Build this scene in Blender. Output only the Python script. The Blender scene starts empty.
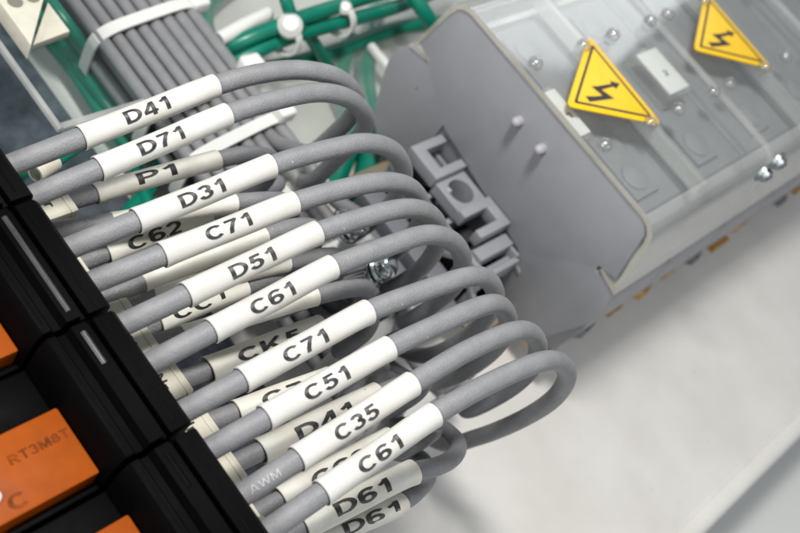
import bpy, bmesh, math, random
from mathutils import Vector, Matrix
R = math.radians
random.seed(7)
scene = bpy.context.scene
col = scene.collection
# one unit = 1 cm.  X runs along the row of cables, Y along the terminal rail, Z out of the mounting plate
scene.unit_settings.scale_length = 0.01

# ------------------------------------------------------------------ camera
CAM = Vector((4.0, -6.17, 14.2))
CR = Vector((.59870, .67060, .43800)); CU = Vector((-.77282, .33993, .53591)); CB = Vector((.21049, -.65935, .72177))
cd = bpy.data.cameras.new('camera'); cam = bpy.data.objects.new('camera', cd); col.objects.link(cam)
m = Matrix((CR, CU, CB)).transposed().to_4x4(); m.translation = CAM; cam.matrix_world = m
cd.sensor_width = 36; cd.lens = 36*1125/800; cd.clip_start = .1; cd.clip_end = 500
cd.dof.use_dof = True; cd.dof.focus_distance = 12.7; cd.dof.aperture_fstop = .40
scene.camera = cam

# ------------------------------------------------------------------ light
w = bpy.data.worlds.new('World'); scene.world = w; w.use_nodes = True
w.node_tree.nodes['Background'].inputs[0].default_value = (.86, .93, 1, 1)
w.node_tree.nodes['Background'].inputs[1].default_value = .27
def area(name, loc, aim, size, power, color):
    l = bpy.data.lights.new(name, 'AREA'); l.shape = 'RECTANGLE'; l.size, l.size_y = size; l.energy = power; l.color = color
    o = bpy.data.objects.new(name, l); col.objects.link(o); o.location = loc
    o.rotation_euler = (Vector(aim)-Vector(loc)).to_track_quat('-Z', 'Y').to_euler()
    return o
area('key_softbox', (-2.6, 1.0, 25), (1, 5, 1), (4, 4), 4900, (1, .975, .94))
area('side_fill', (24, 7, 17), (3, 7, 0), (10, 10), 1050, (1, .99, .98))  # added fill light, lifts the block's shadow on the plate
area('front_softbox', (-3, -24, 17), (1, 5, 2), (12, 10), 4100, (1, .99, .97))
area('back_softbox', (-15, 34, 17), (0, 9, 4), (13, 10), 1000, (.95, .98, 1))
scene.view_settings.view_transform = 'Standard'; scene.view_settings.look = 'None'
scene.view_settings.exposure = .20; scene.view_settings.gamma = 1
scene.cycles.max_bounces = 10; scene.cycles.transparent_max_bounces = 16
scene.cycles.caustics_reflective = False; scene.cycles.caustics_refractive = False

# ------------------------------------------------------------------ helpers
def at(x, y, v, ax=2):
    """where the sight line through photograph point x, y meets the plane axis ax = v"""
    d = CR*(x-400)/1125 + CU*(266.5-y)/1125 - CB
    return CAM + d*((v-CAM[ax])/d[ax])
ORG = {}
def thing(name, label, cat, loc=(0, 0, 0), group=None):
    o = bpy.data.objects.new(name, None); col.objects.link(o); o.location = loc; o.empty_display_size = .2
    ORG[o.name] = Vector(loc); tag(o, label, cat, group); return o
def tag(o, label=None, cat=None, group=None, kind=None):
    if label: o['label'] = label
    if cat: o['category'] = cat
    if group: o['group'] = group
    if kind: o['kind'] = kind
    return o
def obj(name, bm, mats, parent=None, smooth=True, org=None, recalc=True):
    if recalc: bmesh.ops.recalc_face_normals(bm, faces=bm.faces)
    g = ORG[parent.name] if parent else (Vector(org) if org is not None else Vector((0, 0, 0)))
    bmesh.ops.translate(bm, verts=bm.verts, vec=-g)
    me = bpy.data.meshes.new(name); bm.to_mesh(me); bm.free()
    if not isinstance(mats, (list, tuple)): mats = [mats]
    for k in mats: me.materials.append(k)
    if smooth:
        for p in me.polygons: p.use_smooth = True
        try: me.set_sharp_from_angle(angle=R(38))
        except Exception: pass
    o = bpy.data.objects.new(name, me); col.objects.link(o)
    if parent: o.parent = parent
    else: o.location = g
    ORG[o.name] = g
    return o
def bevel(bm, geom_edges, w, seg=2):
    bmesh.ops.bevel(bm, geom=geom_edges, offset=w, segments=seg, affect='EDGES', profile=.6, clamp_overlap=True)
def add_box(bm, lo, hi, bev=0, seg=2, rot=None):
    t = bmesh.new(); bmesh.ops.create_cube(t, size=1)
    lo, hi = Vector(lo), Vector(hi); c = (lo+hi)/2; s = hi-lo
    for v in t.verts: v.co = Vector((v.co.x*s.x, v.co.y*s.y, v.co.z*s.z))
    if bev: bevel(t, t.edges[:], bev, seg)
    if rot: bmesh.ops.transform(t, matrix=rot.to_4x4(), verts=t.verts)
    bmesh.ops.translate(t, verts=t.verts, vec=c); merge(bm, t)
def merge(bm, t, mi=None):
    me = bpy.data.meshes.new('tmp'); 
    if mi is not None:
        for f in t.faces: f.material_index = mi
    t.to_mesh(me); t.free(); bm.from_mesh(me); bpy.data.meshes.remove(me)
def add_prism(bm, poly, lo, hi, axis=1, bev=0, seg=2, mi=None):
    """poly of 2-D points extruded along axis: 1 -> (x, z), 2 -> (x, y), 0 -> (y, z)"""
    t = bmesh.new()
    def co(p, h):
        return {1: (p[0], h, p[1]), 2: (p[0], p[1], h), 0: (h, p[0], p[1])}[axis]
    a = [t.verts.new(co(p, lo)) for p in poly]; b = [t.verts.new(co(p, hi)) for p in poly]
    f1 = t.faces.new(a); f2 = t.faces.new(b[::-1]); n = len(a)
    for i in range(n): t.faces.new((a[i], b[i], b[(i+1) % n], a[(i+1) % n]))
    bmesh.ops.recalc_face_normals(t, faces=t.faces)
    if bev: bevel(t, list(set(f1.edges) | set(f2.edges)), bev, seg)
    bmesh.ops.triangulate(t, faces=[f for f in t.faces if len(f.verts) > 4])
    merge(bm, t, mi)
def add_lathe(bm, prof, c, axis=Vector((0, 0, 1)), n=24):
    """prof: list of (radius, height) revolved about axis through c"""
    q = Vector((0, 0, 1)).rotation_difference(Vector(axis)); t = bmesh.new(); rings = []
    for r, h in prof:
        if r < 1e-5: rings.append([t.verts.new(q @ Vector((0, 0, h)))])
        else: rings.append([t.verts.new(q @ Vector((r*math.cos(2*math.pi*i/n), r*math.sin(2*math.pi*i/n), h))) for i in range(n)])
    for A, B in zip(rings, rings[1:]):
        for i in range(n):
            j = (i+1) % n
            if len(A) == 1 and len(B) == 1: continue
            if len(A) == 1: t.faces.new((A[0], B[i], B[j]))
            elif len(B) == 1: t.faces.new((A[i], B[0], A[j]))
            else: t.faces.new((A[i], B[i], B[j], A[j]))
    bmesh.ops.translate(t, verts=t.verts, vec=Vector(c)); merge(bm, t)
class Path:
    """smooth curve through way points with length parameter and a steady frame"""
    def __init__(s, pts, step=.05):
        P = [Vector(p) for p in pts]; P = [P[0]*2-P[1]] + P + [P[-1]*2-P[-2]]
        raw = []
        for i in range(1, len(P)-2):
            p0, p1, p2, p3 = P[i-1:i+3]
            d1 = max((p1-p0).length, .01)**.5; d2 = max((p2-p1).length, .01)**.5; d3 = max((p3-p2).length, .01)**.5
            m1 = (p1-p0)/d1 - (p2-p0)/(d1+d2) + (p2-p1)/d2; m2 = (p2-p1)/d2 - (p3-p1)/(d2+d3) + (p3-p2)/d3
            m1 *= d2; m2 *= d2; n = max(4, int((p2-p1).length/step))
            for k in range(n):
                u = k/n; raw.append(p1*(2*u**3-3*u*u+1) + m1*(u**3-2*u*u+u) + p2*(3*u*u-2*u**3) + m2*(u**3-u*u))
        raw.append(P[-2]); s.p = raw; s.s = [0]
        for a, b in zip(raw, raw[1:]): s.s.append(s.s[-1]+(b-a).length)
        s.L = s.s[-1]
    def pos(s, d):
        if d <= 0: return s.p[0] + (s.p[0]-s.p[1]).normalized()*(-d)
        if d >= s.L: return s.p[-1].copy()
        import bisect
        i = min(bisect.bisect_right(s.s, d)-1, len(s.p)-2); u = (d-s.s[i])/max(1e-9, s.s[i+1]-s.s[i]); return s.p[i].lerp(s.p[i+1], u)
    def tan(s, d): return (s.pos(min(d+.04, s.L-1e-4))-s.pos(max(d-.04, 0))).normalized()
    def near(s, q):
        q = Vector(q); return min(range(len(s.p)), key=lambda i: (s.p[i]-q).length) and s.s[min(range(len(s.p)), key=lambda i: (s.p[i]-q).length)]
def frames(path, ds, ref=Vector((0, 0, 1))):
    out = []; n = None
    for d in ds:
        t = path.tan(d); b = ref if n is None else n
        n = (b-t*b.dot(t)).normalized(); out.append((path.pos(d), t, n, n.cross(t)))
    return out
def add_tube(bm, path, a, b, rad, n=20, step=.06, cap=True, ref=Vector((0, 0, 1)), prof=None):
    k = max(2, int((b-a)/step)); ds = [a+(b-a)*i/k for i in range(k+1)]; rings = []
    for d, (p, t, nn, up) in zip(ds, frames(path, ds, ref)):
        r = rad(d) if callable(rad) else rad
        rings.append([bm.verts.new(p + (nn*math.cos(h)+up*math.sin(h))*r*(prof(h) if prof else 1)) for h in (2*math.pi*i/n for i in range(n))])
    for A, B in zip(rings, rings[1:]):
        for i in range(n): bm.faces.new((A[i], A[(i+1) % n], B[(i+1) % n], B[i]))
    if cap: bm.faces.new(rings[0][::-1]); bm.faces.new(rings[-1])
    return rings
def arc(cx, cy, rx, ry, a0, a1, n=14): return [(cx+rx*math.cos(R(a0+(a1-a0)*i/n)), cy+ry*math.sin(R(a0+(a1-a0)*i/n))) for i in range(n+1)]
# pen strokes of the printed characters (cap height 1); a stroke that starts with None is closed
GLYPH = {
 'D': (.74, [[None, (.10, .10), (.10, .90)] + arc(.30, .50, .34, .40, 90, -90)]),
 'C': (.76, [arc(.40, .50, .30, .40, 42, 318, 26)]),
 'P': (.66, [[(.10, 0), (.10, 1)], [(.10, .90), (.32, .90)] + arc(.34, .67, .22, .23, 90, -90) + [(.10, .44)]]),
 'K': (.78, [[(.10, 0), (.10, 1)], [(.14, .36), (.66, 1.0)], [(.30, .60), (.69, 0)]]),
 'A': (.76, [[(.06, 0), (.36, 1.0)], [(.70, 0), (.40, 1.0)], [(.16, .28), (.60, .28)]]),
 'W': (1.0, [[(.08, 1), (.27, .04)], [(.27, .04), (.50, .96)], [(.50, .96), (.73, .04)], [(.73, .04), (.92, 1)]]),
 'M': (.86, [[(.10, 0), (.10, 1)], [(.14, .96), (.42, .06)], [(.42, .06), (.70, .96)], [(.74, 1), (.74, 0)]]),
 '1': (.58, [[(.36, 0), (.36, 1)], [(.34, .90), (.25, .80), (.10, .70)]]),
 '2': (.62, [arc(.30, .69, .21, .21, 165, 0, 14) + [(.50, .60), (.40, .44), (.12, .12)], [(.06, .095), (.56, .095)]]),
 '3': (.62, [arc(.29, .71, .19, .19, 160, -90, 16), arc(.29, .31, .22, .22, 90, -165, 18)]),
 '4': (.66, [[(.46, 0), (.46, 1)], [(.44, .96), (.08, .32)], [(.03, .27), (.62, .27)]]),
 '5': (.62, [[(.54, .90), (.20, .90), (.14, .50)], arc(.29, .34, .22, .245, 138, -160, 22)]),
 '6': (.62, [arc(.33, .62, .25, .285, 35, 180, 14) + [(.08, .40)], [None] + arc(.305, .32, .215, .225, 0, 345, 24)]),
 '7': (.62, [[(.06, .90), (.55, .90)], [(.53, .92), (.36, .62), (.25, .30), (.22, 0)]]),
 '8': (.62, [[None] + arc(.3, .72, .17, .18, 0, 345, 20), [None] + arc(.3, .3, .21, .21, 0, 345, 20)]),
 'N': (.76, [[(.10, 0), (.10, 1)], [(.14, .96), (.60, .04)], [(.64, 0), (.64, 1)]]),
 'r': (.44, [[(.10, 0), (.10, .7)], [(.10, .50), (.22, .62), (.40, .64)]]),
 'F': (.64, [[(.10, 0), (.10, 1)], [(.10, .90), (.58, .90)], [(.10, .5), (.5, .5)]]),
 'R': (.74, [[(.10, 0), (.10, 1)], [(.10, .90), (.34, .90)] + arc(.36, .68, .22, .22, 90, -90) + [(.10, .46)], [(.36, .46), (.64, 0)]]),
 'T': (.66, [[(.33, 0), (.33, 1)], [(.02, .90), (.64, .90)]]),
 'V': (.72, [[(.06, 1), (.36, .03)], [(.36, .03), (.66, 1)]]),
 '0': (.62, [[None] + arc(.3, .5, .21, .405, 0, 345, 26)]),
 ' ': (.35, []),
}
def text_bm(body, height, width=None, bold=.2, grid=.03):
    """flat glyph mesh centred on 0, cap height given; optionally stretched to a width"""
    bm = bmesh.new(); ox = 0
    for ch in body:
        adv, strokes = GLYPH[ch]
        for k, st in enumerate(strokes):
            closed = st[0] is None; q = [Vector((x+ox, y)) for x, y in (st[1:] if closed else st)]; n = len(q); vs = []
            for i in range(n):
                a = q[i-1] if (i or closed) else q[i]; b = q[(i+1) % n] if (i < n-1 or closed) else q[i]
                d1 = (q[i]-a); d2 = (b-q[i]); d1 = d1.normalized() if d1.length > 1e-6 else d2.normalized(); d2 = d2.normalized() if d2.length > 1e-6 else d1
                nn = Vector((-(d1+d2).y, (d1+d2).x)); nn = nn.normalized() if nn.length > 1e-6 else Vector((-d1.y, d1.x))
                h = bold/2/max(.5, nn.dot(Vector((-d1.y, d1.x))))
                vs.append((bm.verts.new((*(q[i]+nn*h), k*.0002)), bm.verts.new((*(q[i]-nn*h), k*.0002))))
            for i in range(n if closed else n-1):
                A, B = vs[i], vs[(i+1) % n]; bm.faces.new((A[1], B[1], B[0], A[0]))
        ox += adv+.06
    xs = [v.co.x for v in bm.verts]; ys = [v.co.y for v in bm.verts]
    cx, cy = (min(xs)+max(xs))/2, (min(ys)+max(ys))/2; sy = height/(max(ys)-min(ys)); sx = width/(max(xs)-min(xs)) if width else sy
    for v in bm.verts: v.co = Vector(((v.co.x-cx)*sx, (v.co.y-cy)*sy, v.co.z))
    if grid:
        for ax, lim in ((0, (max(xs)-min(xs))*sx/2), (1, height/2)):
            k = -lim+grid
            while k < lim:
                no = Vector((1, 0, 0)) if ax == 0 else Vector((0, 1, 0))
                bmesh.ops.bisect_plane(bm, geom=bm.verts[:]+bm.edges[:]+bm.faces[:], plane_co=no*k, plane_no=no); k += grid
    return bm
def flat_text(body, height, width, origin, ex, ey, bold=.16, lift=.003):
    bm = text_bm(body, height, width, bold, None); ex = Vector(ex).normalized(); ey = Vector(ey).normalized(); n = ex.cross(ey)
    for v in bm.verts: v.co = Vector(origin) + ex*v.co.x + ey*v.co.y + n*(lift+v.co.z*4)
    return bm
VIEW = Vector((.22, -.5, .84))
def wrap_text(path, body, s0, r, height, width, phi=0, bold=.175):
    bm = text_bm(body, height, width, bold)
    for v in bm.verts:
        d = s0+v.co.x; t = path.tan(d); n = (VIEW-t*VIEW.dot(t)).normalized(); up = n.cross(t); a = v.co.y/r+phi
        v.co = path.pos(d) + (n*math.cos(a)+up*math.sin(a))*(r+.004+v.co.z)
    return bm

# ------------------------------------------------------------------ materials
def mat(name, base, rough=.5, metal=0, noise=None, bump=None, spots=None, spec=.5, coat=0, vary=0):
    """noise (scale, colour2, amount): blotches; bump (scale, strength); spots (scale, threshold, colour)"""
    m = bpy.data.materials.new(name); m.use_nodes = True; nt = m.node_tree; N = nt.nodes; L = nt.links; b = N['Principled BSDF']
    b.inputs['Base Color'].default_value = (*base, 1); b.inputs['Roughness'].default_value = rough; b.inputs['Metallic'].default_value = metal
    b.inputs['Specular IOR Level'].default_value = spec; b.inputs['Coat Weight'].default_value = coat
    tc = N.new('ShaderNodeTexCoord'); last = None
    def nz(scale, det=4, ro=.55):
        n = N.new('ShaderNodeTexNoise'); n.inputs['Scale'].default_value = scale; n.inputs['Detail'].default_value = det; n.inputs['Roughness'].default_value = ro
        L.new(tc.outputs['Object'], n.inputs['Vector']); return n
    if noise:
        n = nz(noise[0]); r = N.new('ShaderNodeMapRange'); r.inputs[1].default_value = .35; r.inputs[2].default_value = .7; r.inputs[4].default_value = noise[2]
        L.new(n.outputs[0], r.inputs[0]); x = N.new('ShaderNodeMix'); x.data_type = 'RGBA'
        x.inputs[6].default_value = (*base, 1); x.inputs[7].default_value = (*noise[1], 1); L.new(r.outputs[0], x.inputs[0]); last = x.outputs[2]
    if spots:
        n = nz(spots[0], 2); r = N.new('ShaderNodeMapRange'); r.inputs[1].default_value = spots[1]; r.inputs[2].default_value = spots[1]+.03
        L.new(n.outputs[0], r.inputs[0]); x = N.new('ShaderNodeMix'); x.data_type = 'RGBA'; x.inputs[6].default_value = (*base, 1)
        if last: L.new(last, x.inputs[6])
        x.inputs[7].default_value = (*spots[2], 1); L.new(r.outputs[0], x.inputs[0]); last = x.outputs[2]
    if vary:
        oi = N.new('ShaderNodeObjectInfo'); hv = N.new('ShaderNodeHueSaturation'); mr = N.new('ShaderNodeMapRange'); mr.inputs[3].default_value = 1-vary; mr.inputs[4].default_value = 1+vary*.5
        L.new(oi.outputs['Random'], mr.inputs[0]); L.new(mr.outputs[0], hv.inputs['Value']); L.new(last, hv.inputs['Color']); last = hv.outputs[0]
    if last: L.new(last, b.inputs['Base Color'])
    rn = nz(2.3, 6, .65); rr = N.new('ShaderNodeMapRange'); rr.inputs[1].default_value = .3; rr.inputs[2].default_value = .7; rr.inputs[3].default_value = max(.02, rough-.09); rr.inputs[4].default_value = rough+.10
    L.new(rn.outputs[0], rr.inputs[0]); L.new(rr.outputs[0], b.inputs['Roughness'])
    if bump:
        n = nz(bump[0], 3); u = N.new('ShaderNodeBump'); u.inputs['Strength'].default_value = bump[1]; u.inputs['Distance'].default_value = .02
        L.new(n.outputs[0], u.inputs['Height']); L.new(u.outputs[0], b.inputs['Normal'])
    return m
def clear(name, tint=(.97, .98, .97), frost=.05, rough=.06, dust=.0, diff=(.8, .8, .78), fres=1.45):
    m = bpy.data.materials.new(name); m.use_nodes = True; nt = m.node_tree; N = nt.nodes; L = nt.links; N.remove(N['Principled BSDF'])
    out = N['Material Output']; tr = N.new('ShaderNodeBsdfTransparent'); tr.inputs[0].default_value = (*tint, 1)
    df = N.new('ShaderNodeBsdfDiffuse'); df.inputs[0].default_value = (*diff, 1)
    tl = N.new('ShaderNodeBsdfTranslucent'); tl.inputs[0].default_value = (*diff, 1); dd = N.new('ShaderNodeMixShader'); dd.inputs[0].default_value = .45
    L.new(df.outputs[0], dd.inputs[1]); L.new(tl.outputs[0], dd.inputs[2])
    gl = N.new('ShaderNodeBsdfGlossy'); gl.inputs['Roughness'].default_value = rough
    m1 = N.new('ShaderNodeMixShader'); m2 = N.new('ShaderNodeMixShader'); lw = N.new('ShaderNodeLayerWeight'); lw.inputs[0].default_value = .5; pw = N.new('ShaderNodeMath'); pw.operation = 'POWER'; pw.inputs[1].default_value = 4; L.new(lw.outputs['Facing'], pw.inputs[0]); fr = N.new('ShaderNodeMath'); fr.operation = 'MULTIPLY_ADD'; fr.inputs[1].default_value = .9; fr.inputs[2].default_value = (fres-1)**2/(fres+1)**2; L.new(pw.outputs[0], fr.inputs[0])
    L.new(tr.outputs[0], m1.inputs[1]); L.new(dd.outputs[0], m1.inputs[2]); L.new(m1.outputs[0], m2.inputs[1]); L.new(gl.outputs[0], m2.inputs[2]); L.new(fr.outputs[0], m2.inputs[0])
    tc = N.new('ShaderNodeTexCoord'); n = N.new('ShaderNodeTexNoise'); n.inputs['Scale'].default_value = 1.1; n.inputs['Detail'].default_value = 5
    L.new(tc.outputs['Object'], n.inputs['Vector']); r = N.new('ShaderNodeMapRange'); r.inputs[1].default_value = .3; r.inputs[2].default_value = .75
    r.inputs[3].default_value = frost*.6; r.inputs[4].default_value = frost*1.5; L.new(n.outputs[0], r.inputs[0]); fac = r.outputs[0]
    if dust:
        k = N.new('ShaderNodeTexNoise'); k.inputs['Scale'].default_value = 26; k.inputs['Detail'].default_value = 2; L.new(tc.outputs['Object'], k.inputs['Vector'])
        q = N.new('ShaderNodeMapRange'); q.inputs[1].default_value = .72; q.inputs[2].default_value = .77; q.inputs[4].default_value = dust; L.new(k.outputs[0], q.inputs[0])
        a = N.new('ShaderNodeMath'); a.operation = 'MAXIMUM'; L.new(fac, a.inputs[0]); L.new(q.outputs[0], a.inputs[1]); fac = a.outputs[0]
    L.new(fac, m1.inputs[0]); L.new(m2.outputs[0], out.inputs['Surface']); return m
def glass(name):
    m = bpy.data.materials.new(name); m.use_nodes = True; b = m.node_tree.nodes['Principled BSDF']
    b.inputs['Base Color'].default_value = (.97, .97, .96, 1); b.inputs['Roughness'].default_value = .03; b.inputs['Transmission Weight'].default_value = 1; b.inputs['IOR'].default_value = 1.5
    return m
M = {}
M['paint'] = mat('cream_paint', (.71, .69, .655), .36, noise=(.7, (.635, .612, .575), 1), bump=(11, .14), spots=(9, .745, (.36, .33, .29)))
M['floor'] = mat('pale_paint', (.60, .61, .60), .5)
M['wire'] = mat('grey_pvc', (.198, .201, .211), .48, noise=(5, (.236, .238, .245), 1), bump=(42, .5), spots=(14, .755, (.42, .42, .43)))
M['wire2'] = mat('grey_pvc_light', (.27, .275, .30), .45, noise=(4, (.31, .31, .33), 1), bump=(34, .15))
M['sleeve'] = mat('white_sleeve', (.62, .612, .585), .42, noise=(2.2, (.56, .543, .495), 1), bump=(22, .10), spots=(17, .745, (.42, .38, .32)), vary=.06)
M['sleeve_old'] = mat('ivory_sleeve', (.79, .775, .71), .45, noise=(2.6, (.67, .64, .56), 1), bump=(18, .16), spots=(14, .735, (.33, .29, .23)), vary=.10)
M['ink'] = mat('black_ink', (.016, .016, .017), .42, noise=(9, (.038, .037, .036), 1), spots=(34, .715, (.34, .33, .31)))
M['pale_ink'] = mat('pale_ink', (.42, .42, .42), .6)
M['green'] = mat('green_pvc', (.0, .185, .115), .32, noise=(4, (.0, .15, .10), 1), bump=(30, .08))
M['nylon'] = mat('white_nylon', (.72, .72, .69), .35, bump=(12, .08))
M['nylon_clear'] = clear('milky_nylon', frost=.55, rough=.25)
M['black'] = mat('black_plastic', (.0015, .0015, .0018), .5, bump=(40, .05), spec=.035)
M['black_gloss'] = mat('black_gloss', (.02, .02, .022), .3, spec=.6)
M['orange'] = mat('orange_plastic', (.33, .066, .002), .5, noise=(3, (.27, .052, .002), 1), spec=.12)
M['orange_ink'] = mat('brown_ink', (.11, .026, .003), .6, noise=(9, (.25, .05, .003), 1), spec=.08)
M['beige'] = mat('beige_plastic', (.66, .63, .53), .45, noise=(5, (.58, .55, .45), 1), bump=(25, .06))
M['beige_shade'] = mat('dark_beige', (.20, .19, .16), .5)
M['grey'] = mat('grey_polyamide', (.272, .278, .300), .48, noise=(1.6, (.295, .30, .32), 1), bump=(45, .10), spots=(5, .775, (.08, .08, .09)))
M['grey_dark'] = mat('dark_grey_polyamide', (.17, .175, .195), .5, noise=(2, (.14, .145, .16), 1), bump=(40, .08))
M['hollow_shade'] = mat('shadow_grey', (.03, .03, .034), .6)  # near-black colour stands in for the shade inside gaps and hollows
M['knob'] = mat('pale_grey_plastic', (.36, .355, .37), .5)
M['clear'] = clear('clear_polycarbonate', frost=.04, rough=.09, dust=.7)
M['clear_side'] = clear('hazy_polycarbonate', frost=.28, rough=.12)
M['edge'] = clear('cream_edge', frost=.55, rough=.2, diff=(.84, .80, .68), tint=(.86, .82, .72))
M['frost'] = clear('frosted_rib', frost=.42, rough=.2)
M['seam'] = clear('white_seam', frost=.5, rough=.2)
M['stud'] = clear('clear_stud', frost=.14, rough=.04, fres=2.4, tint=(.86, .86, .86))
M['yellow'] = mat('yellow_sticker', (.86, .53, .004), .4, noise=(6, (.82, .49, .004), 1), spots=(12, .77, (.5, .36, .03)))
M['label'] = mat('white_card', (.80, .80, .79), .5)
M['zinc'] = mat('yellow_zinc', (.36, .32, .24), .4, .6, noise=(3, (.42, .34, .20), 1))
M['zinc_tab'] = mat('yellow_tab', (.62, .36, .05), .35, .2, noise=(5, (.70, .26, .04), 1))
M['copper'] = mat('copper_tab', (.52, .22, .07), .35, .3, noise=(8, (.55, .38, .06), 1))
M['steel_dull'] = mat('dull_steel', (.34, .37, .38), .42, 1, noise=(9, (.24, .27, .28), 1))
M['steel'] = mat('bright_steel', (.80, .84, .86), .16, 1)
M['slate'] = mat('dark_galvanised', (.06, .07, .09), .5, .15, noise=(3.5, (.15, .165, .19), 1), bump=(9, .25), spec=.3)
M['acrylic'] = clear('hazy_acrylic', frost=.12, rough=.2, diff=(.80, .82, .79))

# ------------------------------------------------------------------ the setting: mounting plate with folded edge, surface below it
bm = bmesh.new()
prof = [(-45, 0), (6.22, 0), (6.26, -.03), (6.30, .012), (6.44, .02), (6.54, -.008), (6.60, -.05), (6.645, -.12), (6.66, -.22), (6.66, -2.4)]
for (a, b) in zip(prof, prof[1:]):
    q = [bm.verts.new((a[0], -30, a[1])), bm.verts.new((b[0], -30, b[1])), bm.verts.new((b[0], 60, b[1])), bm.verts.new((a[0], 60, a[1]))]; bm.faces.new(q)
bmesh.ops.remove_doubles(bm, verts=bm.verts, dist=1e-5)
tag(obj('mounting_plate', bm, M['paint'], recalc=False), kind='structure')
bm = bmesh.new(); add_box(bm, (-60, -60, -2.6), (80, 90, -2.42)); tag(obj('ground', bm, M['floor'], smooth=False), kind='structure')

# ------------------------------------------------------------------ terminal row on its rail
bm = bmesh.new()
hat = [(-1.75, .72), (-1.25, .72), (-1.25, .02), (1.25, .02), (1.25, .72), (1.75, .72), (1.75, .80), (1.17, .80), (1.17, .10), (-1.17, .10), (-1.17, .80), (-1.75, .80)]
add_prism(bm, hat, 6.4, 24, 1); tag(obj('mounting_rail', bm, M['zinc'], smooth=False, org=(0, 12, .02)), 'yellow zinc plated rail on the cream plate under the grey terminals', 'rail')

CX = .05
# terminal bodies seen through the cover
body = [(-2.3, .9), (-2.62, 1.7), (-2.62, 2.5), (-2.42, 2.85), (-2.15, 2.95), (-2.1, 3.55), (-1.9, 3.72), (1.9, 3.72), (2.1, 3.55), (2.15, 2.95), (2.42, 2.85), (2.62, 2.5), (2.68, 1.7), (2.6, .9)]
NT = 6
ordn = ['first terminal from the grey end plate, half hidden under the first yellow sign', 'second terminal from the grey end plate, with the boxed white tag',
        'third terminal from the grey end plate, under the second yellow sign', 'fourth terminal from the grey end plate, beyond the second yellow sign',
        'fifth terminal from the grey end plate, at the upper corner', 'last terminal of the row, farthest from the grey end plate']
for k in range(NT):
    y0 = 7.52+k*1.93
    t = thing('terminal_block', 'grey '+ordn[k], 'terminal', (CX, y0+.95, .8), 'grey terminals under clear covers')
    bm = bmesh.new(); add_prism(bm, [(x+CX, z) for x, z in body], y0, y0+1.9, 1, .03)
    add_box(bm, (CX-1.7, y0+.62, 3.70), (CX+1.7, y0+1.28, 3.78), .02)
    obj('body', bm, M['grey'], t)
    for sx in (-1, 1):
        bm = bmesh.new(); add_lathe(bm, [(0, 3.70), (.25, 3.70), (.25, 3.80), (.22, 3.82), (0, 3.82)], (CX+sx*1.35, y0+.95, 0), n=20)
        obj('plug', bm, M['grey'], t)
    bm = bmesh.new(); fx = (.0, -.04, -.06, .05, -.1, .02)[k]; add_box(bm, (CX+2.0, y0+.15-fx, .48), (CX+(2.60 if k == 0 else 2.66+fx), y0+(.42 if k == 0 else .62+fx), .66+fx*.4), .03); obj('rail_foot', bm, M['zinc_tab' if k % 2 == 0 else 'copper'], t)
    bm = bmesh.new(); add_prism(bm, [(CX+2.1, y0+.75-fx), (CX+2.52, y0+.85-fx), (CX+2.66-fx*.5, y0+1.1), (CX+2.60, y0+1.45+fx), (CX+2.5, y0+1.75), (CX+2.1, y0+1.8)], .58, .84, 2, .02); obj('latch', bm, M['copper' if k in (1, 3) else 'grey_dark'], t)
# end plate: outline, hooked shoulders, shallow pocket open at the foot
pl_r = [(2.30, 4.02), (2.50, 3.06), (2.16, 2.98), (2.18, 2.88), (2.62, 2.86), (2.78, 2.33), (2.70, 1.98), (2.42, 1.16), (2.1, .9)]
outl = [(-2.02, 4.21), (2.12, 4.21)] + [(x, z) for x, z in pl_r] + [(-x+.1-.02, z) for x, z in pl_r[::-1]]
outl = [(x if x > 0 else x-.04, z) for x, z in outl]
outl = [(x-.06 if (x < -2.1 and z < 3.5) else x, z) for x, z in outl]
t = thing('end_plate', 'flat grey end plate with two pegs closing the terminal row', 'end plate', (CX, 7.42, .9))
bm = bmesh.new(); add_prism(bm, outl, 7.43, 7.51, 1, .012)
front = outl[:11] + [(1.14, .9), (1.14, 1.80), (1.06, 1.88), (-1.30, 2.32), (-1.30, .9)] + outl[11:]
add_prism(bm, front, 7.38, 7.428, 1, .008); obj('plate', bm, M['grey'], t)
p = at(566, 337, .7); bm = bmesh.new(); add_box(bm, (1.9, 7.45, .60), (2.74, 7.62, .80), .02); obj('tab', bm, M['zinc_tab'], t)
for x, z in ((-.32, 3.6), (.25, 3.6)):
    bm = bmesh.new(); add_lathe(bm, [(0, -.06), (.085, -.06), (.085, .10), (.07, .15), (.035, .18), (0, .185)], (x, 7.38, z), (0, -1, .12), 20); obj('peg', bm, M['knob'], t)
bm = bmesh.new(); add_box(bm, (1.00, 7.405, 1.42), (1.12, 7.432, 1.56), .01); obj('slot_shade', bm, M['hollow_shade'], t)  # dark box painted in for the shade of a small opening
bm = bmesh.new(); add_prism(bm, [(1.14, 1.70), (1.35, 1.62), (1.36, 1.58), (1.14, 1.655)], 7.345, 7.382, 1); obj('lip', bm, M['grey'], t)

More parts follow.
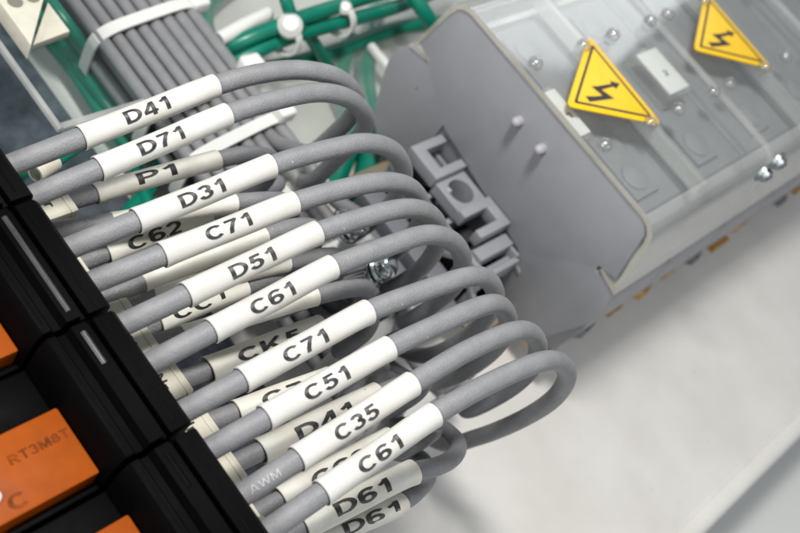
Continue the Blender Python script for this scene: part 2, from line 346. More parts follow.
# clear covers
def cap_profile(th):
    r = [(-2.45, 3.02), (-2.62, 2.94), (-2.46, 3.95), (-2.40, 4.12), (-2.28, 4.24), (-2.10, 4.30)]
    outer = [(2.24-.02, 2.96), (2.66, 2.86), (2.47, 3.93), (2.41, 4.12), (2.29, 4.24), (2.11, 4.30)]
    o = [(-x+.08, z) for x, z in outer] ; o = o + outer[::-1]
    inn = [(2.24, 3.01), (2.57, 2.97), (2.38, 3.93), (2.33, 4.08), (2.24, 4.17), (2.09, 4.21)]
    i = [(-x+.08, z) for x, z in inn] ; i = i + inn[::-1]
    return o, i
covers = []
for k, (y0, y1) in enumerate(((7.36, 11.23), (11.29, 15.15), (15.21, 19.1))):
    lab = ['clear plastic terminal cover beside the grey end plate, under the nearer yellow sign', 'clear plastic terminal cover second from the end plate, under the farther yellow sign',
           'clear plastic terminal cover third from the end plate, at the upper corner'][k]
    t = thing('terminal_cover', lab, 'cover', (CX, (y0+y1)/2, 2.9), 'clear covers over the terminals'); covers.append(t)
    O, I = cap_profile(.1); bm = bmesh.new(); n = len(O)
    vs = [[bm.verts.new((x, y, z)) for x, z in P_] for y in (y0, y1) for P_ in (O, I)]
    for i in range(n-1):
        f = bm.faces.new((vs[0][i], vs[0][i+1], vs[2][i+1], vs[2][i])); f.material_index = 0 if 4 < i < 6 else 1
        f = bm.faces.new((vs[1][i], vs[3][i], vs[3][i+1], vs[1][i+1])); f.material_index = 0 if 4 < i < 6 else 1
        for q in (0, 2):
            f = bm.faces.new((vs[q][i], vs[q+1][i], vs[q+1][i+1], vs[q][i+1])); f.material_index = 2 if (k == 0 and q == 0) else 3
    for i in (0, n-1):
        f = bm.faces.new((vs[0][i], vs[2][i], vs[3][i], vs[1][i])); f.material_index = 1
    obj('shell', bm, [M['clear'], M['clear_side'], M['edge'], M['seam']], t)
    bm = bmesh.new(); add_box(bm, (CX-2.1, (y0+y1)/2-.11, 3.92), (CX+2.1, (y0+y1)/2+.05, 4.17), .02); obj('rib', bm, M['frost'], t)
    for dy in (.27, 1.58, 2.44, 3.62):
        for sx in (-1, 1):
            bm = bmesh.new(); add_lathe(bm, [(0, .002)]+[(.118*math.cos(R(a)), .05+.105*math.sin(R(a))) for a in range(-25, 86, 11)]+[(0, .155)], (CX+sx*.83, y0+dy, 4.30), n=20)
            obj('stud', bm, M['stud'], t)
# tags standing up under the cover
for y0, y1, s in ((7.56, 7.90, '1'), (10.30, 10.92, '2')):
    t = thing('terminal_tag', {'1': 'white tag with a small black tick between the grey end plate and the yellow sign', '2': 'boxed white tag lying between the two yellow signs', }[s], 'tag', (CX, y0, 3.4))
    bm = bmesh.new(); add_box(bm, (CX-.52, y0-.06, 3.44), (CX+.55, y1+.06, 4.08), .03); obj('holder', bm, M['clear_side'], t)
    bm = bmesh.new(); add_box(bm, (CX-.43, y0, 4.085), (CX+.47, y1, 4.12), .008); lb = obj('tag_face', bm, M['label'], t)
    obj('lettering', flat_text(s, .11, .13, (CX+.08, (y0+y1)/2, 4.12), (0, 1, 0), (-1, 0, 0)), M['ink'], lb, recalc=False)
# warning signs
def sign(dx, dy, label):
    Z = 4.326
    px = [(590, 38), (569, 105), (660, 123)]
    tri = [at(x, y, Z) for x, y in px]; tri = [Vector((p.x+dx, p.y+dy)) for p in tri]; c = sum(tri, Vector((0, 0)))/3
    def rounded(k, rad):
        T = [c+(p-c)*k for p in tri]; out = []
        for i in range(3):
            a, p, b = T[i-1], T[i], T[(i+1) % 3]; u = (a-p).normalized(); v = (b-p).normalized()
            for s in range(7):
                w_ = s/6; p0 = p+u*rad; p2 = p+v*rad; out.append((p0*(1-w_)**2 + p*2*w_*(1-w_) + p2*w_*w_))
        return out
    t = thing('warning_sign', label, 'sign', (c.x, c.y, Z-.02), 'yellow warning signs')
    bm = bmesh.new(); add_prism(bm, [(p.x, p.y) for p in rounded(1.06, .17)], Z-.022, Z, 2, .004); obj('panel', bm, M['yellow'], t)
    bm = bmesh.new(); A = rounded(.875, .05); B = rounded(.785, .03); va = [bm.verts.new((p.x, p.y, Z+.003)) for p in A]; vb = [bm.verts.new((p.x, p.y, Z+.003)) for p in B]
    for i in range(len(va)): j = (i+1) % len(va); bm.faces.new((va[i], va[j], vb[j], vb[i]))
    obj('border', bm, M['ink'], t)
    z = [(135, 353), (188, 354), (226, 350), (165, 300), (196, 300), (273, 287), (264, 271), (319, 286), (300, 314), (283, 303), (222, 319), (290, 366), (158, 384)]
    bm = bmesh.new(); pts = [at(560+x/5.33, 30+y/5.33, Z) for x, y in z]; vv = [bm.verts.new((p.x+dx, p.y+dy, Z+.003)) for p in pts]; bm.faces.new(vv); bmesh.ops.triangulate(bm, faces=bm.faces)
    obj('lightning_arrow', bm, M['ink'], t)
sign(0, 0, 'yellow triangular lightning warning sign on the clear cover nearest the end plate')
sign(-.03, 3.9, 'yellow triangular lightning warning sign cut by the upper picture edge, farther along the covers')
# screws at the cover's side
for x, y in ((780, 164), (766, 176)):
    p = at(x, y, 2.6, 0); bm = bmesh.new(); add_lathe(bm, [(0, -.1), (.17, -.1), (.17, -.04), (.125, -.035), (.12, .03), (.09, .06), (0, .065)], p, (1, 0, .1), 24); add_box(bm, p+Vector((.03, -.11, -.02)), p+Vector((.08, .11, .02)))
    tag(obj('cover_screw', bm, M['steel_dull'], org=p), 'bright screw head on the cover side, '+('upper' if x > 770 else 'lower')+' of the two', 'screw', 'screws on the cover side')

# end clamp with brackets, round well and triangular pockets
t = thing('end_clamp', 'grey ribbed rail clamp with round well in front of the end plate', 'clamp', (0, 6.9, .8))
b = bmesh.new(); add_box(b, (-1.28, 6.55, .82), (1.22, 7.28, 1.40), .02); obj('core', b, M['hollow_shade'], t)  # core coloured dark for the deep shade between the ribs
bm = bmesh.new()
for x0, x1 in ((-1.28, -1.16), (-.52, -.42), (.02, .12), (.68, .78), (1.12, 1.22)): add_box(bm, (x0, 6.42, .84), (x1, 7.34, 1.80), .015)
add_box(bm, (-1.27, 6.40, 1.70), (1.21, 6.52, 1.84), .015)
for x0, s in ((-1.16, 1), (-.42, 1), (.12, -1), (.78, 1)):
    rot = Matrix.Rotation(R(42*s), 3, 'Y'); add_box(bm, (x0-.1, 6.40, 1.40), (x0+.72, 6.50, 1.50), .01, rot=rot)
add_box(bm, (-1.27, 7.30, 1.40), (1.15, 7.365, 1.86), .01)
obj('body', bm, M['grey'], t)
def bracket(x0, x1, y0, y1, z0, z1, side):
    b = bmesh.new(); w_ = .16
    add_box(b, (x0, y0, z0), (x0+w_, y1, z1), .02); add_box(b, (x1-w_, y0, z0), (x1, y1, z1), .02)
    if side > 0: add_box(b, (x0+w_-.01, y0, z0), (x1-w_+.01, y0+.26, z1-.002), .02)
    else: add_box(b, (x0+w_-.01, y1-.22, z0), (x1-w_+.01, y1, z1-.002), .02)
    obj('bracket', b, M['grey'], t)
bracket(-1.22, -.52, 6.58, 7.36, 1.96, 2.20, 1); bracket(.10, .68, 6.58, 7.36, 1.92, 2.16, -1)
b = bmesh.new(); add_box(b, (-1.06, 6.8, 1.5), (-.68, 7.26, 1.72), .01); obj('cavity_shade', b, M['hollow_shade'], t); b = bmesh.new(); add_box(b, (.26, 6.6, 1.5), (.50, 7.05, 1.66), .01); obj('cavity_shade', b, M['hollow_shade'], t)  # dark blocks give the shade inside the two brackets
b = bmesh.new(); hc = Vector((-.21, 7.0)); n = 32; sq = []; ci = []; cb = []
for i in range(n):
    a = 2*math.pi*i/n; k = 1/max(abs(math.cos(a)), abs(math.sin(a))); sq.append(b.verts.new((hc.x+.30*k*math.cos(a), hc.y+.36*k*math.sin(a), 2.06))); ci.append(b.verts.new((hc.x+.235*math.cos(a), hc.y+.24*math.sin(a), 2.06))); cb.append(b.verts.new((hc.x+.2*math.cos(a), hc.y+.21*math.sin(a), 1.5)))
for i in range(n): j = (i+1) % n; b.faces.new((sq[i], sq[j], ci[j], ci[i])); b.faces.new((ci[i], ci[j], cb[j], cb[i]))
b.faces.new(cb)
for i in range(0, n):
    j = (i+1) % n; lo = [b.verts.new((sq[q].co.x, sq[q].co.y, 1.86)) for q in (i, j)]; b.faces.new((sq[i], lo[0], lo[1], sq[j]))
obj('well', b, M['grey'], t)
b = bmesh.new(); add_box(b, (-.36, 6.74, 1.55), (-.27, 6.83, 2.08), .01); obj('pin', b, M['knob'], t)
b = bmesh.new(); add_box(b, (.72, 6.50, 1.66), (.95, 7.36, 1.92), .018); add_box(b, (1.02, 6.54, 1.50), (1.10, 7.30, 1.70), .012); add_box(b, (1.14, 6.60, 1.22), (1.22, 7.26, 1.44), .012); obj('fins', b, M['grey'], t)
# earth screws in front of the clamp
for (x, y, z), lb in (((384, 266, 2.6), 'shiny steel screw between the C61 and the nearer C71 cable loops'), ((356, 223, 2.7), 'shiny steel screw under the front row D51 cable')):
    p = at(x, y, z); t = thing('steel_screw', lb, 'screw', p, 'steel screws beside the bundle')
    ax = Vector((.45, .38, .80)).normalized(); b = bmesh.new(); add_lathe(b, [(.0, -.20), (.25, -.20), (.26, -.17), (.25, -.14), (0, -.14)], p, ax, 32); obj('washer', b, M['steel'], t)
    b = bmesh.new(); add_lathe(b, [(0, -.12), (.21, -.12), (.23, -.09), (.21, -.06), (0, -.06)], p, ax, 32); obj('spring_ring', b, M['steel'], t)
    b = bmesh.new(); add_lathe(b, [(0, -.05), (.17, -.05), (.19, -.01), (.19, .07), (.165, .13), (.11, .17), (.0, .18)], p, ax, 32); obj('screw_head', b, M['steel'], t)
    b = bmesh.new(); add_lathe(b, [(0, -2.0), (.11, -2.0), (.11, -.19), (0, -.19)], p, ax, 16); obj('shank', b, M['steel'], t)
b = bmesh.new(); add_box(b, (-1.2, 5.5, .80), (1.2, 6.35, 1.05), .05); add_box(b, (-1.2, 5.9, 1.04), (1.0, 6.34, 1.35), .05)
tag(obj('rail_clip', b, M['grey_dark'], org=(0, 5.9, .8)), 'low dark grey rail clip between the cable bundle and the ribbed clamp', 'clip')

# ------------------------------------------------------------------ cables
RW, RS = .122, .141
LANES = [(1.36, 3.50+.262*k) for k in range(8)] + [(1.11, 3.63+.262*k) for k in range(7)] + [(.86, 3.50+.262*k) for k in range(8)] + [(.61, 3.63+.262*k) for k in range(7)]
def cable(name_label, cat, group, pts, L, Rt, text, mats, rs=RS, rw=RW, tfrac=.46, tw=.565, th=.158, phi=0., flat=0, note=None):
    path = Path(pts); s0 = path.near(L); s1 = path.near(Rt)
    t = thing('marked_cable', name_label, cat, pts[0], group)
    bm = bmesh.new(); add_tube(bm, path, 0, path.L, rw, 20, .07); wr = obj('wire', bm, mats[0], t)
    bm = bmesh.new(); seam = random.uniform(1.9, 2.5); wob = random.uniform(0, 6)
    def rad(d):
        u = (d-s0)/(s1-s0); return rs*(1+.05*math.exp(-((u-0)/.05)**2)+.03*math.exp(-((u-1)/.05)**2)+.012*math.sin(7*u+wob))
    def prof(h):
        h2 = (h-seam+math.pi) % (2*math.pi)-math.pi; return (1+.07*math.exp(-(h2/.28)**2))*(1+flat*math.cos(2*(h-seam)))
    def prof2(h): return 1
    rg = add_tube(bm, path, s0, s1, rad, 28, .05, False, VIEW, prof)
    for ring, d, sg in ((rg[0], s0, 1), (rg[-1], s1, -1)):        # turned-in rim at both ends
        c0 = path.pos(d); c1 = path.pos(d+sg*.06); n = len(ring)
        r1 = [bm.verts.new(c0-path.tan(d)*sg*.008 + (v.co-c0).normalized()*((v.co-c0).length-.010)) for v in ring]
        r2 = [bm.verts.new(c1 + (v.co-c0).normalized()*(rw+.003)) for v in ring]
        for i in range(n):
            j = (i+1) % n; bm.faces.new((ring[i], ring[j], r1[j], r1[i])); bm.faces.new((r1[i], r1[j], r2[j], r2[i]))
    sl = obj('marker_sleeve', bm, mats[1], t)
    if text: obj('lettering', wrap_text(path, text, s0+(s1-s0)*tfrac, rs*(1+flat*.3), th, tw*(.36 if len(text) == 2 and 0 else 1), phi), M['ink'], sl, recalc=False)
    if note: obj('print', wrap_text(path, note, s0-.45, rw, .08, .36, 0, .10), M['pale_ink'], wr, recalc=False)
    return path
def lane_end(p, lane, turn=.9):
    z, y = LANES[lane]
    return [Vector((p.x-turn*.30, y+.42 if p.y > y else y-.1, max(z+.22, min(p.z-.3, z+.5)))), Vector((p.x-turn, y, z)), Vector((p.x-turn-.8, y, z)), Vector((-6.5, y, z)), Vector((-12, y, z))]
Z0, Z1 = 4.60, 4.88
# photograph points: sleeve start, sleeve end, then (x, y, height) of the loop; lane in the bundle
FRONT = [
 ('D41', (81, 138), (215, 86), [(258, 74, 4.95), (300, 70, 4.95), (333, 76, 4.85), (354, 93, 4.45), (354, 112, 3.8), (336, 132, 3.1), (312, 152, 2.3)], 6, 'grey cable marked D41 at the upper end of the front row'),
 ('D71', (98, 169), (227, 115), [(272, 101, 4.95), (318, 92.5, 4.95), (347, 98, 4.8), (365, 116, 4.35), (360, 136, 3.6), (338, 158, 2.8), (310, 182, 2.0)], 5, 'grey cable marked D71, second in the front row'),
 ('D31', (136, 221), (271, 166), [(318, 152, 4.95), (365, 143, 4.95), (390, 149, 4.75), (403, 167, 4.3), (400, 190, 3.6), (380, 215, 2.8), (350, 236, 2.0)], 7, 'grey cable marked D31 in the front row'),
 ('C71', (162, 255), (294, 203), [(335, 191, 4.95), (382, 182, 4.95), (407, 186, 4.78), (421, 203, 4.3), (420, 222, 3.7), (402, 246, 2.8), (372, 266, 2.0)], 4, 'grey cable marked C71 between the D31 and D51 cables of the front row'),
 ('D51', (186, 295), (317, 233), [(356, 220, 4.95), (400, 209, 4.95), (424, 211, 4.78), (438, 226, 4.3), (437, 246, 3.7), (416, 273, 2.7), (388, 289, 2.0)], 14, 'grey cable marked D51 in the front row'),
 ('C61', (211, 331), (332, 267), [(380, 249, 4.95), (425, 235, 4.95), (449, 239, 4.75), (462, 256, 4.3), (458, 280, 3.6), (437, 302, 2.8), (405, 322, 2.0)], 13, 'grey cable marked C61 between the D51 and C71 cables of the front row'),
 ('C71', (242, 380), (368, 312), [(420, 292, 4.95), (468, 277, 4.95), (485, 278, 4.75), (495, 292, 4.3), (490, 312, 3.6), (470, 334, 2.8), (440, 352, 2.0)], 20, 'grey cable marked C71 between the C61 and C51 cables of the front row'),
 ('C51', (265, 418), (389, 348), [(435, 326, 4.95), (482, 306, 4.95), (499, 305, 4.75), (508, 319, 4.3), (503, 338, 3.6), (482, 360, 2.8), (450, 378, 2.0)], 19, 'grey cable marked C51 in the front row'),
 ('C35', (297, 459), (412, 384), [(465, 352, 4.95), (512, 332, 4.95), (529, 332, 4.75), (538, 346, 4.3), (531, 369, 3.6), (505, 392, 2.8), (468, 410, 2.0)], 21, 'grey cable marked C35 in the front row'),
 ('C61', (322, 493), (433.5, 415), [(490, 383, 4.95), (540, 362, 4.95), (559, 362, 4.72), (567, 376, 4.3), (554, 398, 3.6), (520, 420, 2.7), (478, 437, 1.9)], 26, 'grey cable marked C61 with the widest loop, at the lower end of the front row'),
]
for tx, a, b, loop, lane, lb in FRONT:
    L = at(*a, Z0); Rr = at(*b, Z1); d = (Rr-L); d.normalize()
    lp = [at(*q) for q in loop]
    pts = [L-d*((L.y+1.25)/d.y), L-d*.5, L, L.lerp(Rr, .5)+Vector((0, 0, random.uniform(-.01, .01))), Rr] + lp + lane_end(lp[-1], lane)
    cable(lb, 'cable', 'cables of the front row', pts, L, Rr, tx, (M['wire'], M['sleeve']), phi=random.uniform(-.10, .10), tfrac=.445+random.uniform(-.015, .015), note='AWM' if tx == 'C35' else None)
# lower rows
Z2, Z3 = 3.95, 3.45
LOW = [
 # text, left, right, height, lane, tuft, label, rs, text size
 ('P1', (95, 194), (217, 160), 3.55, 3, 'grey cable marked P1 below the D71 cable', .128, (.46, .52, .15), 0, .03),
 ('', (112, 222), (235, 203), 3.75, 2, 'unmarked white sleeved cable hidden close under the D31 cable', .115, None, 0, 0),
 ('C62', (106, 253), (208, 215), 3.30, 1, 'grey cable marked C62 below the D31 cable', .135, (.42, .72, .16), -.25, .05),
 ('', (142, 283), (264, 236), 3.85, 0, 'white sleeved cable peeping out below the C71 cable of the upper front row', .12, None, 0, 0),
 ('', (152, 294), (287, 262), 3.75, 12, 'white sleeved cable tucked under the D51 cable', .12, None, 0, 0),
 ('CC1', (158, 322), (244, 287), 3.55, 11, 'grey cable marked CC1 between the D51 and upper C61 cables', .130, (.42, .66, .155), -.05, .05),
 ('', (182, 336), (315, 296), 3.90, 10, 'white sleeved cable tucked under the C61 cable next to the D51 cable', .12, None, 0, 0),
 ('CK5', (208, 370), (322, 327), 3.30, 9, 'cable marked CK5 with a wide flattened sleeve', .155, (.48, .86, .175), .05, .10),
 ('C71', (236, 412), (330, 378), 3.35, 8, 'cable whose sleeve marking is half hidden behind the C51 sleeve', .14, (.52, .74, .16), .1, .06),
 ('D41', (260, 451), (378, 394), 3.45, 18, 'cable marked D41 in the lower row between the C51 and C35 cables', .145, (.48, .78, .17), -.05, .08),
 ('C62', (280, 500), (392, 440), 3.35, 17, 'cable marked C6 half hidden between the C35 and lowest C61 sleeves', .15, (.47, .78, .17), .15, .08),
 ('D61', (302, 527), (413, 472), 3.55, 16, 'cable marked D61 just below the lowest C61 sleeve, the upper of the two D61 cables', .145, (.48, .74, .165), .1, .06),
 ('D61', (305, 546), (400, 503), 3.15, 15, 'cable marked D61 at the lower picture edge, the lower of the two D61 cables', .14, (.62, .74, .15), 0, .06),
]
starts = []
for tx, a, b, z, lane, lb, rs, ts, phi, flat in LOW:
    L = at(*a, z); Rr = at(*b, z+.12); d = (Rr-L).normalized(); rw = .112
    if tx == 'D61' and z > 3.4: tail = [at(438, 466, 3.6), at(455, 455, 3.3), at(456, 440, 2.9), at(435, 425, 2.5), at(405, 425, 2.1)]
    elif tx == 'D61': tail = [at(418, 490, 3.0), at(428, 475, 2.6), at(420, 458, 2.2), at(395, 452, 1.8)]
    else:
        e = Rr+d*.45; tail = [e+Vector((.02, .02, -.04)), e+Vector((.06, .50, -.32)), e+Vector((.08, .66, -.85)), e+Vector((.0, .55, -1.35))]
    pts = [L-d*((L.y+1.2)/d.y), L-d*.3, L, L.lerp(Rr, .5)+Vector((0, 0, .02)), Rr] + tail + lane_end(tail[-1], lane)
    ts = ts or (.5, .5, .15)
    cable(lb, 'cable', 'cables of the lower rows', pts, L, Rr, tx, (M['wire'], M['sleeve_old']), rs, rw, ts[0], ts[1], ts[2], phi, flat)
    starts.append((tx, L, d, z))

# cable ties round the bundle
def tie(X, head_y, head_z, label, y0=3.36, y1=5.48, z0=.46, z1=1.53, hs=.17, lean=.0, clr=False):
    t = thing('cable_tie', label, 'cable tie', (X, (y0+y1)/2, z0), 'nylon ties round the grey bundle')
    loop = []; n = 40; wd = .105; th = .04
    for i in range(n):
        a = 2*math.pi*i/n; c, s = math.cos(a), math.sin(a); e = .45
        loop.append(((y0+y1)/2+(y1-y0)/2*math.copysign(abs(c)**e, c), (z0+z1)/2+(z1-z0)/2*math.copysign(abs(s)**e, s), c, s))
    bm = bmesh.new(); ring = []
    for y, z, c, s in loop:
        k = Vector((0, c, s)); x = X+lean*(y-(y0+y1)/2); ring.append([bm.verts.new((x-wd, y, z)), bm.verts.new((x-wd, y+c*th, z+s*th)), bm.verts.new((x+wd, y+c*th, z+s*th)), bm.verts.new((x+wd, y, z))])
    for i in range(n):
        A, B = ring[i], ring[(i+1) % n]
        for q in range(4): bm.faces.new((A[q], A[(q+1) % 4], B[(q+1) % 4], B[q]))
    obj('band', bm, M['nylon'], t)
    bm = bmesh.new(); hx = X+lean*(head_y-(y0+y1)/2); add_box(bm, (hx-hs*1.05, head_y-hs, head_z-hs*.8), (hx+hs*1.05, head_y+hs, head_z+hs*.8), hs*.38, 3); obj('head', bm, M['nylon_clear' if clr else 'nylon'], t)
tie(-5.35, 5.50, 1.45, 'white cable tie round the bundle at the upper picture edge', lean=-.10)
tie(-3.75, 5.42, 1.62, 'white cable tie round the bundle beside the D41 sleeve end', lean=-.05, hs=.2)
tie(-2.78, 5.40, 1.60, 'white cable tie round the bundle behind the D71 and D31 sleeves', lean=-.12, hs=.16)
tie(-1.62, 4.78, 1.66, 'cable tie with a milky square head behind the D31 loop', hs=.24, clr=True)
tie(-.42, 4.90, 1.64, 'cable tie with a milky head behind the D51 loop', hs=.22, clr=True)
tie(1.05, 5.25, 1.62, 'cable tie with a white head between the two lower C71 and C51 loops', hs=.2)
tie(2.24, 4.66, 1.62, 'cable tie with a milky square head under the lowest C61 loop', hs=.24, clr=True)

# ------------------------------------------------------------------ green wires behind the bundle
def green(pts, label, r=.118, collar=None):
    p = Path([at(*q) if not isinstance(q, Vector) else q for q in pts]); t = thing('green_wire', label, 'wire', p.p[0], 'green earth wires')
    bm = bmesh.new(); add_tube(bm, p, 0, p.L, r, 18, .1); obj('wire', bm, M['green'], t)
    if collar:
        bm = bmesh.new(); add_tube(bm, p, collar[0], collar[1], r*1.32, 20, .08); obj('collar', bm, M['beige'], t)
    return p
green([(470, -45, 1.4), (400, -14, 1.5), (345, 4, 1.55), (290, 22, 1.5), (240, 42, 1.25), (200, 62, .75), (160, 85, .30), (110, 115, .2), (40, 160, .16), (-40, 210, .16)], 'green wire tied in a pair, the upper one behind the D41 loop', .138)
green([(480, -30, 1.1), (405, 4, 1.2), (350, 20, 1.3), (293, 36, 1.25), (238, 60, 1.0), (205, 80, .5), (172, 112, .3), (166, 155, .25), (140, 200, .2), (90, 250, .2)], 'green wire tied in a pair, the lower one behind the D41 loop', .138)
green([(402, -22, 1.9), (415, -2, 1.8), (428, 18, 1.6), (440, 40, 1.0), (452, 70, .4)], 'short green wire with a bright streak beside the end plate corner', .15)
green([(284, -20, 2.0), (286, 0, 1.9), (293, 18, 1.6), (312, 40, 1.0), (330, 70, .3)], 'green wire coming down over the white tie head at the upper edge')
green([(20, -40, 1.4), (50, 2, 1.35), (68, 26, 1.25), (88, 52, .9), (112, 80, .45), (150, 118, .27), (185, 150, .25)], 'green wire running along the near side of the grey bundle')
green([(35, 174, 3.0), (60, 158, 2.98), (98, 133, 2.9), (140, 112, 2.6), (185, 98, 1.9), (225, 100, 1.0)], 'green wire with a beige collar just under the D41 cable', .09, (0, .34))
green([(470, 20, .55), (400, 28, .5), (340, 50, .45), (300, 62, .4), (262, 72, .3), (225, 110, .3)], 'dark lower green wire lying behind the tied pair', .15)
green([(10, -30, .5), (60, 35, .5), (96, 84, .5), (118, 112, .45), (170, 150, .25)], 'blurred green wire lying low between the clear box and the bundle', .2)
green([(40, 30, .35), (72, 70, .35), (104, 118, .35), (128, 150, .3), (150, 210, .3)], 'blurred green wire lying lowest, inside the clear box wall', .11)
for (pp, lb) in (([(392, -30), (372, 30), (365, 80), (372, 130), (360, 200)], 'added green wire for a teal reflection, under the acrylic sheet beside the end plate'), ([(352, 40), (338, 85), (352, 130), (330, 190)], 'added green wire for a teal reflection, under the acrylic sheet behind the D71 loop'), ([(238, -20), (205, 10), (208, 40), (236, 62)], 'added green wire for a teal reflection, under the acrylic sheet at the upper edge, left of the tied pair')):
    green([(x, y, .24) for x, y in pp], lb, .2)  # added wires stand in for teal reflections on the glossy plate
for (x, y, z, r), lb in (((290, 26, 1.62, .22), 'round white tie head on the pair of green wires'), ((345, 8, 1.62, .13), 'narrow white tie on the green wires near the upper edge')):
    p = at(x, y, z); t = thing('cable_tie', lb, 'cable tie', p, 'nylon ties on the green wires'); bm = bmesh.new(); add_lathe(bm, [(0, r*.8), (r*.6, r*.7), (r, r*.2), (r, -r*.3), (r*.6, -r*.7), (0, -r*.8)], p, (.2, -.5, .8), 20); obj('head', bm, M['nylon'], t)
    bm = bmesh.new(); q = p-Vector((0, 0, .28)); add_lathe(bm, [(.30, -.07), (.34, -.07), (.34, .07), (.30, .07), (.30, -.07)], q, (-.25, .95, 0), 24); obj('band', bm, M['nylon'], t)
p1, p2 = at(218, 40, 1.3), at(268, 14, 1.3); bm = bmesh.new(); pth = Path([p1, p1.lerp(p2, .5)+Vector((0, 0, .03)), p2]); add_tube(bm, pth, 0, pth.L, .13, 16)
tag(obj('spacer_rod', bm, M['nylon'], org=p1), 'short white plastic rod beside the pair of green wires', 'rod')

# clear sheet, added to mute the green of the wires below
bm = bmesh.new(); add_box(bm, (-9.5, 5.7, .40), (-2.35, 16, .48), .015); tag(obj('acrylic_sheet', bm, M['acrylic'], org=(-6, 9, .4)), 'hazy clear acrylic sheet added over green wires behind the cable bundle', 'sheet')
bm = bmesh.new(); p = at(384, 66, .5); add_box(bm, (p.x-.5, p.y-.08, .485), (p.x+.5, p.y+.08, .62), .03); tag(obj('clip_strip', bm, M['nylon'], org=p), 'small white strip on the acrylic sheet beside the end plate', 'strip')

# left: dark galvanised strip, clear box and cream terminal end
bm = bmesh.new(); add_box(bm, (-12, -2.2, .02), (2.2, 3.0, .16), .02); tag(obj('steel_strip', bm, M['slate'], org=(-5, 0, .02)), 'dark mottled metal strip on the plate under the lower cables', 'strip')
t = thing('clear_box', 'clear plastic box with milky rims beside the cream terminal end', 'box', (-5.5, 2.2, .2))
bm = bmesh.new(); add_box(bm, (-9, 1.55, 1.90), (-3.52, 2.95, 2.0), .02); add_box(bm, (-9, 1.55, .2), (-3.52, 1.63, 1.90)); add_box(bm, (-3.60, 1.64, .2), (-3.52, 2.95, 1.90)); obj('walls', bm, clear('box_plastic', tint=(.88, .92, .92), frost=.015, rough=.10, fres=1.25), t)
bm = bmesh.new()
for lo, hi in (((-8.6, 1.50, 1.93), (-3.50, 1.58, 2.035)), ((-3.60, 1.58, 1.90), (-3.49, 3.0, 2.03))): add_box(bm, lo, hi, .03)
obj('rim', bm, M['nylon_clear'], t)
t = thing('terminal_end', 'cream plastic terminal end with a ridge and two round holes, by the bundle', 'terminal', (-5.8, 2.25, 2.0))
q = [at(x, y, 2.35) for x, y in ((31, 46), (-30, -38), (-2, -70), (45, -6))]; bm = bmesh.new(); add_prism(bm, [(p.x, p.y) for p in q], 2.06, 2.36, 2, .02); obj('block', bm, M['beige'], t)
q = [at(x, y, 2.2) for x, y in ((33, 45), (48, 2), (70, 31))]; bm = bmesh.new(); add_prism(bm, [(p.x, p.y) for p in q], 2.06, 2.2, 2, .015); obj('wedge', bm, M['beige'], t)
bm = bmesh.new()
for x, y in ((15, 2), (32, -3)): add_lathe(bm, [(0, .0), (.10, .0), (.11, .012), (.0, .012)], at(x, y, 2.36), (0, 0, 1), 20)
obj('hole_shade', bm, M['beige_shade'], t)  # flat discs, the shade of the holes painted as darker beige

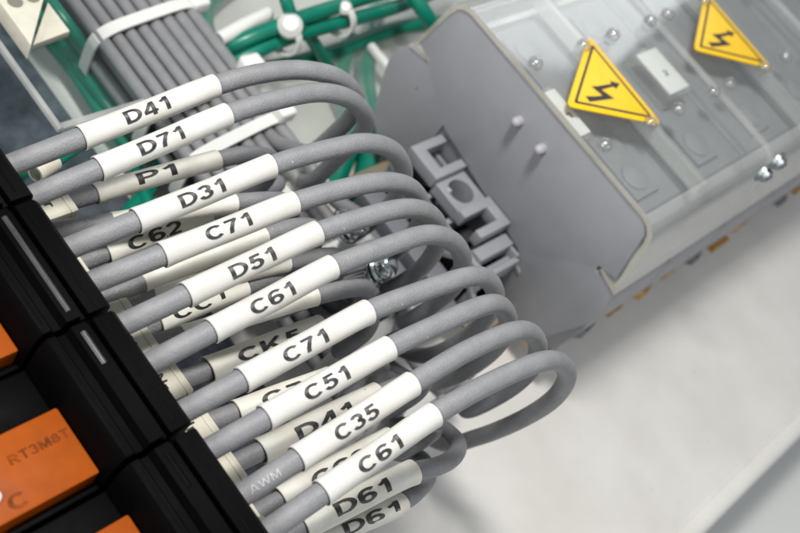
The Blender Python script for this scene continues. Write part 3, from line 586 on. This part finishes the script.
# ------------------------------------------------------------------ relay sockets and relays, nearest the camera
names = ['at the upper picture edge', 'facing the D71 to C61 cables', 'facing the C61 to C51 cables', 'facing the lowest cables']
PITCH = 1.43
sockets = []
for k in range(4):
    x0 = -2.62+k*PITCH; x1 = x0+PITCH-.05
    t = thing('relay_socket', 'black relay socket '+names[k], 'socket', (x0, -1.2, .2), 'black relay sockets'); sockets.append((x0, t))
    bm = bmesh.new()
    pf = [(-.82, 3.2), (-.78, 4.52), (-.84, 4.58), (-1.05, 4.58), (-1.07, 4.50), (-1.12, 4.50), (-1.14, 4.60), (-1.30, 4.60), (-1.34, 4.50), (-1.42, 4.50), (-1.46, 4.56), (-1.55, 4.56), (-1.60, 4.48), (-1.66, 4.2), (-1.66, -.03), (-.82, -.03)]
    add_prism(bm, pf, x0, x1, 0, .025)
    add_box(bm, (x0, -2.6, -.03), (x0+.50, -1.64, 4.06), .04); add_box(bm, (x1-.06, -2.6, -.03), (x1, -1.64, 4.0), .02)
    add_box(bm, (x0, -4.5, -.03), (x1, -2.58, 3.2), .04)
    obj('body', bm, M['black'], t)
    for yy, zz, rr in ((-1.22, 4.585, .034), (-.955, 4.572, .016), (-1.505, 4.55, .018)):
        xe = x0+.48 if (k > 1 and rr > .03) else x1-.10; p = Path([(x0+.10, yy, zz), ((x0+xe)/2, yy, zz), (xe, yy, zz)]); bm = bmesh.new(); add_tube(bm, p, 0, p.L, rr, 14); obj('ridge', bm, M['black_gloss' if rr > .03 and k < 3 else 'black'], t)  # gloss and length of each ridge set to place the bright glint
    x0 -= .2 if k == 3 else 0
    r = thing('relay', 'orange relay in the black socket '+names[k], 'relay', (x0+.53, -2.2, .4), 'orange relays')
    bm = bmesh.new(); add_box(bm, (x0+.53, -3.4, -.02), (x0+1.29, -1.67, 4.2), .03); o = obj('housing', bm, M['orange'], r)
    bm = flat_text('RT3M8T', .10, .62, (x0+.80, -2.02, 4.2), (0, 1, 0), (-1, 0, 0)); obj('lettering', bm, M['orange_ink'], o, recalc=False)
    for s, dx, dy in (('F', .76, -2.50), ('C', 1.16, -2.46)):
        obj('lettering', flat_text(s, .15, .17, (x0+dx, dy, 4.2), (0, 1, 0), (-1, 0, 0), .2), M['orange_ink'], o, recalc=False)
    bm = bmesh.new(); add_lathe(bm, [(.07, -.02), (.07, .03), (.04, .06), (0, .065)], (x0+1.03, -2.62, 4.2), n=16); obj('lamp', bm, M['label'], r)
    for q in (t, r): q.location += Vector((.08, -.125, .22)); ORG[q.name] = q.location.copy()
for i, (tx, L, d, z) in enumerate(starts):
    if not tx and i not in (4, 6): continue
    k = max(0, min(3, int((L.x+2.62)/PITCH))); t = sockets[k][1]
    c = L-d*.62; y0, y1 = -.94, c.y+.26
    bm = bmesh.new(); add_box(bm, (c.x-.25, y0, c.z-.22), (c.x+.25, y1, c.z+.16), .03); add_box(bm, (c.x-.257, y1-.10, c.z-.225), (c.x+.257, y1-.07, c.z+.168)); ob = obj('terminal', bm, M['beige'], t)
    obj('lettering', flat_text('Nr', .13, .2, (c.x, y1-.28, c.z+.161), (1, 0, 0), (0, 1, 0)), M['ink'], ob, recalc=False)
